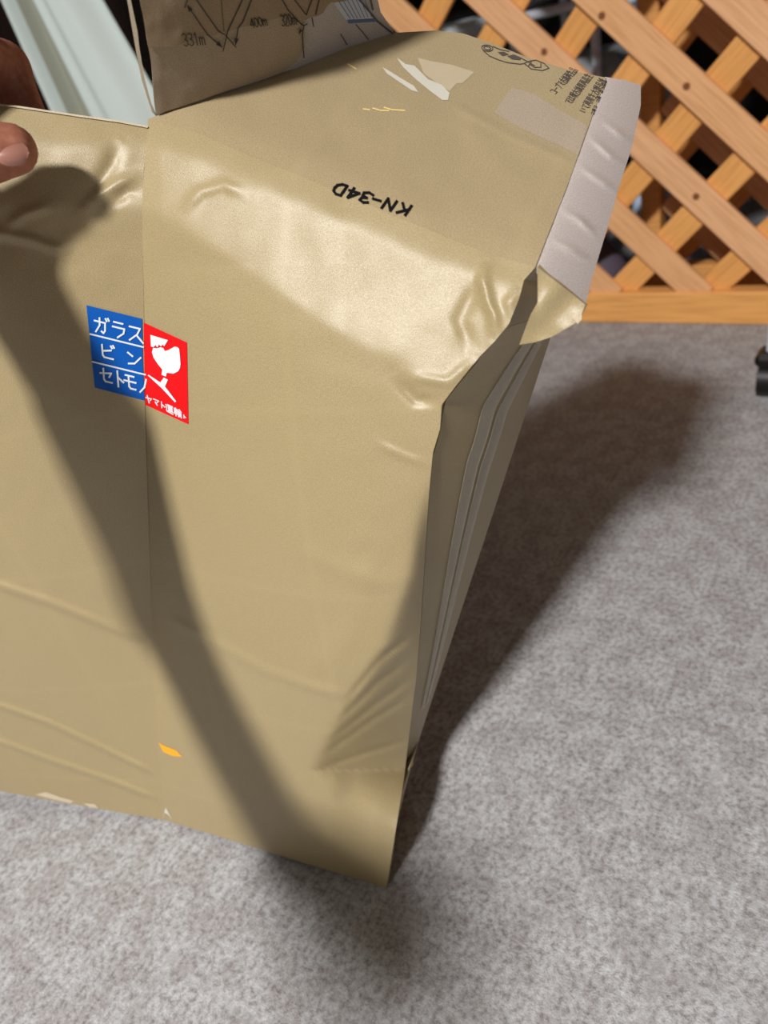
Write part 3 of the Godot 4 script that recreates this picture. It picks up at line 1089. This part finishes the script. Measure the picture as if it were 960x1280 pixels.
	for k in 11:
		if k not in [3, 6]:
			small.append_array(placed(GLYPHS["用" if k % 2 else "コ"], Vector2(738, 142) + Vector2(1.55, -3.9) * k, Vector2(1.3, -3.2), Vector2(4.5, 1.8)))
	part("printed_lines", strokes(small, 0.75, on_top, 0.0007), M.ink_soft, flap)


func clip_slat(off: float, down: bool, x0: float, x1: float, y0: float, y1: float) -> Array:
	# the part of x + y = off * sqrt 2 (or y - x = ...) inside the frame
	var c := off * sqrt(2.0)
	var a := maxf(x0, c - y1) if down else maxf(x0, y0 - c)
	var b := minf(x1, c - y0) if down else minf(x1, y1 - c)
	if b - a < 0.03:
		return []
	return [Vector2(a, c - a if down else c + a), Vector2(b, c - b if down else c + b)]


func fence(label: String, group: String, zf: float, downs: Array, ups: Array, x0: float, x1: float, y1: float, shade: int) -> void:
	var root := thing("lattice_fence", label, "fence", Vector3((x0 + x1) * 0.5, 0, zf - 0.015), group)
	var mid := root.position
	var lengths := {}
	for layer in 2:
		var k := 0
		for off in (downs if layer == 0 else ups):
			var e := clip_slat(off, layer == 0, x0 + 0.03, x1 - 0.03, 0.044, y1 - 0.03)
			k += 1
			if e.is_empty():
				continue
			var len := snappedf(e[0].distance_to(e[1]), 0.002)
			if not lengths.has(len):
				lengths[len] = box_mesh(Vector3(len, 0.0445, 0.0115), 0.0016)
			var c: Vector2 = (e[0] + e[1]) * 0.5
			var d: Vector2 = (e[1] - e[0]).normalized()
			var b := Basis(Vector3(0, 0, 1), atan2(d.y, d.x))
			var slat := part("slat", lengths[len], M.slat[(k % 2) * 2 + layer], root, Transform3D(b, Vector3(c.x, c.y, zf - 0.006 - 0.012 * layer) - mid))
			if shade == 0 and layer == 0:
				for spot in KNOTS:
					var along_it := (Vector2(spot[0], spot[1]) - c).dot(d)
					var aside := absf((Vector2(spot[0], spot[1]) - c).dot(Vector2(-d.y, d.x)))
					if aside < 0.02 and absf(along_it) < len * 0.5:
						var disc := CylinderMesh.new()
						disc.top_radius = 0.0052
						disc.bottom_radius = 0.0055
						disc.height = 0.0006
						disc.radial_segments = 16
						part("knot", disc, M.knot, slat, Transform3D(Basis(Vector3.RIGHT, PI / 2), Vector3(along_it, (Vector2(spot[0], spot[1]) - c).dot(Vector2(-d.y, d.x)), 0.006)))
	for y in [0.0278, y1]:
		part("rail", box_mesh(Vector3(x1 - x0, 0.0555, 0.034), 0.0025), M.slat[1], root, Transform3D(Basis(), Vector3((x0 + x1) * 0.5, y, zf - 0.012) - mid))
	for x in [x0, x1]:
		part("post", box_mesh(Vector3(0.034, y1 + 0.04, 0.036), 0.0025), M.slat[1], root, Transform3D(Basis(), Vector3(x, (y1 + 0.04) * 0.5, zf - 0.012) - mid))


const KNOTS := [[-0.3263, 0.3657], [-0.4469, 0.4753], [-0.5403, 0.4445], [-0.3102, 0.2093], [-0.2, 0.31], [-0.62, 0.47]]


func build_fences() -> void:
	var downs := [0.031, -0.0708, -0.179]
	var ups := [0.2435, 0.35, 0.459, 0.566, 0.674, 0.784, 0.8945]
	for k in range(1, 7):
		downs.append(0.031 + 0.105 * k)
		downs.append(-0.179 - 0.107 * k)
	for k in range(1, 6):
		ups.append(0.2435 - 0.108 * k)
		ups.append(0.8945 + 0.108 * k)
	fence("orange brown wooden lattice fence panel standing on the carpet behind the box", "", FENCE_Z, downs, ups, -1.02, 0.2, 0.86, 0)
	var downs2 := []
	var ups2 := []
	for k in range(-7, 8):
		downs2.append(-0.0384 + 0.1108 * k)
	for k in range(-6, 8):
		ups2.append(0.441 + 0.12 * k)
	fence("second wooden lattice panel standing in the shade close behind the first one", "", FENCE_Z - 0.13, downs2, ups2, -0.418, 0.30, 0.84, 1)


func build_hand() -> void:
	var hand := thing("hand", "bare left hand pinching the top edge of the box, thumb in front", "hand")
	var b := []
	# thumb lies on the front of the panel
	var t0 := at(-112, 268, 0.352)
	var t1 := at(-62, 212, 0.350)
	var t2 := at(-22, 190, 0.350)
	var t3 := at(15, 187, 0.3545)
	b.append([t0, t1, 0.0155, 0.0128])
	b.append([t1, t2, 0.0128, 0.0130])
	b.append([t2, t3, 0.0132, 0.0116])
	# fingers reach behind it
	var wrist := at(-128, 350, 0.350)
	var palm := at(-128, 235, 0.352)
	for n in 4:
		var knuckle := at(-150 - 26.0 * n, 110 + 10.0 * n, 0.345 + 0.006 * n)
		var bend := at(-76 - 56.0 * n, 46 + 2.0 * n, 0.352 + 0.006 * n)
		var joint := at(6 - 64.0 * n, 84 - 3.0 * n, 0.406)
		var tip := at(36 - 62.0 * n, 150 - 5.0 * n, 0.412)
		b.append([palm, knuckle, 0.0135, 0.0110])
		b.append([knuckle, bend, 0.0125, 0.0130])
		b.append([bend, joint, 0.0125, 0.0120])
		b.append([joint, tip, 0.0122, 0.0105])
	b.append([wrist, palm, 0.024, 0.018])
	b.append([wrist, t0, 0.023, 0.0165])
	part("hand_skin", body(b, 0.0028, 0.0022), M.skin, hand)
	# nail on the back of the thumb, towards the camera
	var g := []
	var mid := at(14, 190, 0.3445)
	var ux := (at(40, 187, 0.3475) - at(-12, 192, 0.3415)).normalized()
	var uy := DOWN
	var out := (EYE - mid).normalized()
	uy = (uy - ux * uy.dot(ux)).normalized()
	for j in 9:
		var row := []
		for i in 9:
			var s := i / 4.0 - 1.0
			var t := j / 4.0 - 1.0
			var w := sqrt(maxf(0.0, 1.0 - pow(absf(s), 2.6)) + 0.02)
			row.append(mid + ux * s * 0.0075 + uy * t * 0.0066 * w - out * (0.0042 * t * t * w * w + 0.0016 * s * s) + out * 0.0013)
		g.append(row)
	part("thumb_nail", sheet(g, 0.0008), M.nail, hand)
	# forearm and sleeve, hanging down out of the frame
	var e0 := at(-118, 455, 0.348)
	var e1 := at(-118, 765, 0.354)
	var e2 := at(-142, 1240, 0.300)
	part("sleeve", body([[e0, e1, 0.031, 0.032], [e1, e2, 0.032, 0.032], [e2, Vector3(-0.14, 0.61, 0.35), 0.032, 0.042]], 0.007, 0.005), M.sleeve, hand)
	part("forearm", body([[wrist, e0, 0.025, 0.027]], 0.004, 0.003), M.skin, hand)


func build_background() -> void:
	# pale curtain hanging left behind the box
	var c := thing("curtain", "pale grey green curtain hanging in folds left behind the box", "curtain", Vector3(-1.22, 0, -0.95))
	var g := []
	for j in 30:
		var row := []
		var y := lerpf(1.7, 0.012, j / 29.0)
		for i in 61:
			var s := i / 60.0
			var x := lerpf(-0.135, 0.095, s) - 0.10 * (y - 0.6) * (1.0 - s) * 0.5 + s * (clampf(0.35 * (0.56 - y), -0.07, 0.03) - 0.02)
			row.append(Vector3(x, y, 0.016 * exp(-pow((s - 0.05) / 0.05, 2.0)) - 0.030 * smoothstep(0.06, 0.16, s) * (1.0 - smoothstep(0.30, 0.40, s)) - 0.07 * exp(-pow((s - 0.335) / 0.035, 2.0)) - 0.05 * smoothstep(0.7, 1.0, s) + 0.0025 * sin(s * 31.0 + y * 2.0)))
		g.append(row)
	var lining := []
	for row in g:
		var l := []
		for i in range(6, 20):
			l.append(row[i] + Vector3(0.0, 0.0, 0.002))
		lining.append(l)
	part("cloth", sheet(g, 0.002, Vector3(1.2, 0.6, 1.2)), M.cloth, c)
	part("border", sheet(lining, 0.0008, Vector3(1.2, 0.6, 1.2)), M.seam, c)
	var rail := tube([Vector3(-0.25, 1.71, 0), Vector3(0.25, 1.71, 0)], 0.012)
	part("curtain_rod", rail, M.dark_wood, c)
	# dark cupboard behind the curtain
	var cup := thing("cupboard", "dark brown wooden cupboard standing behind the pale curtain", "cupboard", Vector3(-1.75, 0, -1.45))
	part("cupboard_body", box_mesh(Vector3(1.1, 1.75, 0.45), 0.004), M.dark_wood, cup, Transform3D(Basis(), Vector3(0, 0.885, -0.2)))
	for x in [-0.275, 0.275]:
		var d := part("cupboard_door", box_mesh(Vector3(0.535, 1.66, 0.02), 0.004), M.dark_wood, cup, Transform3D(Basis(), Vector3(x, 0.90, 0.036)))
		part("handle", box_mesh(Vector3(0.014, 0.12, 0.02), 0.004), M.chrome, d, Transform3D(Basis(), Vector3(-signf(x) * 0.22, 0.1, 0.02)))
	part("plinth", box_mesh(Vector3(1.04, 0.02, 0.40), 0.002), M.dark_wood, cup, Transform3D(Basis(), Vector3(0, 0.01, -0.2)))
	# dark sideboard closing off the view through the fence
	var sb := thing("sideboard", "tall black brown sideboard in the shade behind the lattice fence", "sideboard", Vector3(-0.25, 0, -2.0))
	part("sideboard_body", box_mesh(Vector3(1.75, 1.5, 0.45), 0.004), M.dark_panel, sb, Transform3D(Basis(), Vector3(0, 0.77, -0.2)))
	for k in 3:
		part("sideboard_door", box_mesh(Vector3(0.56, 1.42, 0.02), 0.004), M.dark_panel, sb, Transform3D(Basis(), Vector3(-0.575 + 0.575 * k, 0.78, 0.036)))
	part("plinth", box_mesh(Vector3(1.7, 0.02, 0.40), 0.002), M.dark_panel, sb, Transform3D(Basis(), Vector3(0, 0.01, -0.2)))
	# steel tube armchair behind the fence
	var st := thing("armchair", "small steel tube armchair with a grey seat glimpsed behind the lattice fence", "chair", Vector3(-0.60, 0, -1.57))
	part("seat", box_mesh(Vector3(0.21, 0.06, 0.20), 0.02), M.grey_vinyl, st, Transform3D(Basis(), Vector3(0.01, 0.375, 0.0)))
	part("backrest", box_mesh(Vector3(0.17, 0.16, 0.03), 0.012), M.grey_vinyl, st, Transform3D(Basis(), Vector3(0.0, 0.60, -0.11)))
	for x in [-0.075, 0.075]:
		part("leg", tube([Vector3(x, 0, 0.115), Vector3(x, 0.3, 0.115), Vector3(x, 0.48, 0.115), Vector3(x, 0.505, 0.10), Vector3(x, 0.51, 0.0), Vector3(x, 0.51, -0.11)], 0.009), M.chrome, st)
		part("leg", tube([Vector3(x, 0, -0.13), Vector3(x, 0.68, -0.13)], 0.009), M.chrome, st)
	part("stretcher", tube([Vector3(-0.075, 0.488, 0.115), Vector3(0.075, 0.488, 0.115)], 0.008), M.chrome, st)
	# blue bin, pale blue bin, plum bag
	var bb := thing("waste_bin", "blue plastic bin glimpsed behind the left part of the lattice fence", "bin", Vector3(-0.86, 0, -1.58))
	part("bin_body", lathe([Vector2(0, 0), Vector2(0.075, 0), Vector2(0.085, 0.48), Vector2(0.08, 0.48), Vector2(0.07, 0.01), Vector2(0, 0.01)]), M.blue_plastic, bb)
	part("bin_liner", lathe([Vector2(0.086, 0.44), Vector2(0.09, 0.49), Vector2(0.08, 0.5), Vector2(0.078, 0.44)]), M.label_white, bb)
	var pb := thing("slim_bin", "slim pale blue plastic bin glimpsed through the gaps of the lattice fence", "bin", Vector3(-0.44, 0, -1.50))
	part("bin_body", box_mesh(Vector3(0.055, 0.47, 0.12), 0.008), M.pale_blue, pb, Transform3D(Basis(), Vector3(0, 0.235, 0)))
	part("bin_lid", box_mesh(Vector3(0.06, 0.02, 0.125), 0.006), M.pale_blue, pb, Transform3D(Basis(), Vector3(0, 0.48, 0)))
	var bag := thing("bag", "dark plum fabric bag lying on the carpet behind the lattice fence", "bag", Vector3(-0.535, 0, -1.385))
	part("bag_body", body([[Vector3(-0.05, 0.048, 0), Vector3(0.03, 0.048, 0), 0.045, 0.045], [Vector3(-0.02, 0.08, 0), Vector3(0.01, 0.10, 0), 0.04, 0.03]], 0.01, 0.008), M.plum, bag)
	part("strap", tube([Vector3(-0.05, 0.12, 0.0), Vector3(-0.02, 0.17, 0.01), Vector3(0.02, 0.16, 0.01), Vector3(0.03, 0.11, 0)], 0.006), M.plum, bag)
	# caster at the right edge of the frame
	var w := thing("caster", "black caster wheel on the carpet at the right edge of the frame", "caster", Vector3(-0.152, 0, -1.03))
	part("wheel", tube([Vector3(-0.012, 0.024, 0), Vector3(-0.010, 0.024, 0), Vector3(0.010, 0.024, 0), Vector3(0.012, 0.024, 0)], 0.024, 28), M.black_rubber, w)
	part("fork", box_mesh(Vector3(0.034, 0.02, 0.04), 0.006), M.black_rubber, w, Transform3D(Basis(), Vector3(0, 0.056, 0)))
	part("stem", tube([Vector3(0, 0.06, 0), Vector3(0, 0.10, 0)], 0.006), M.chrome, w)
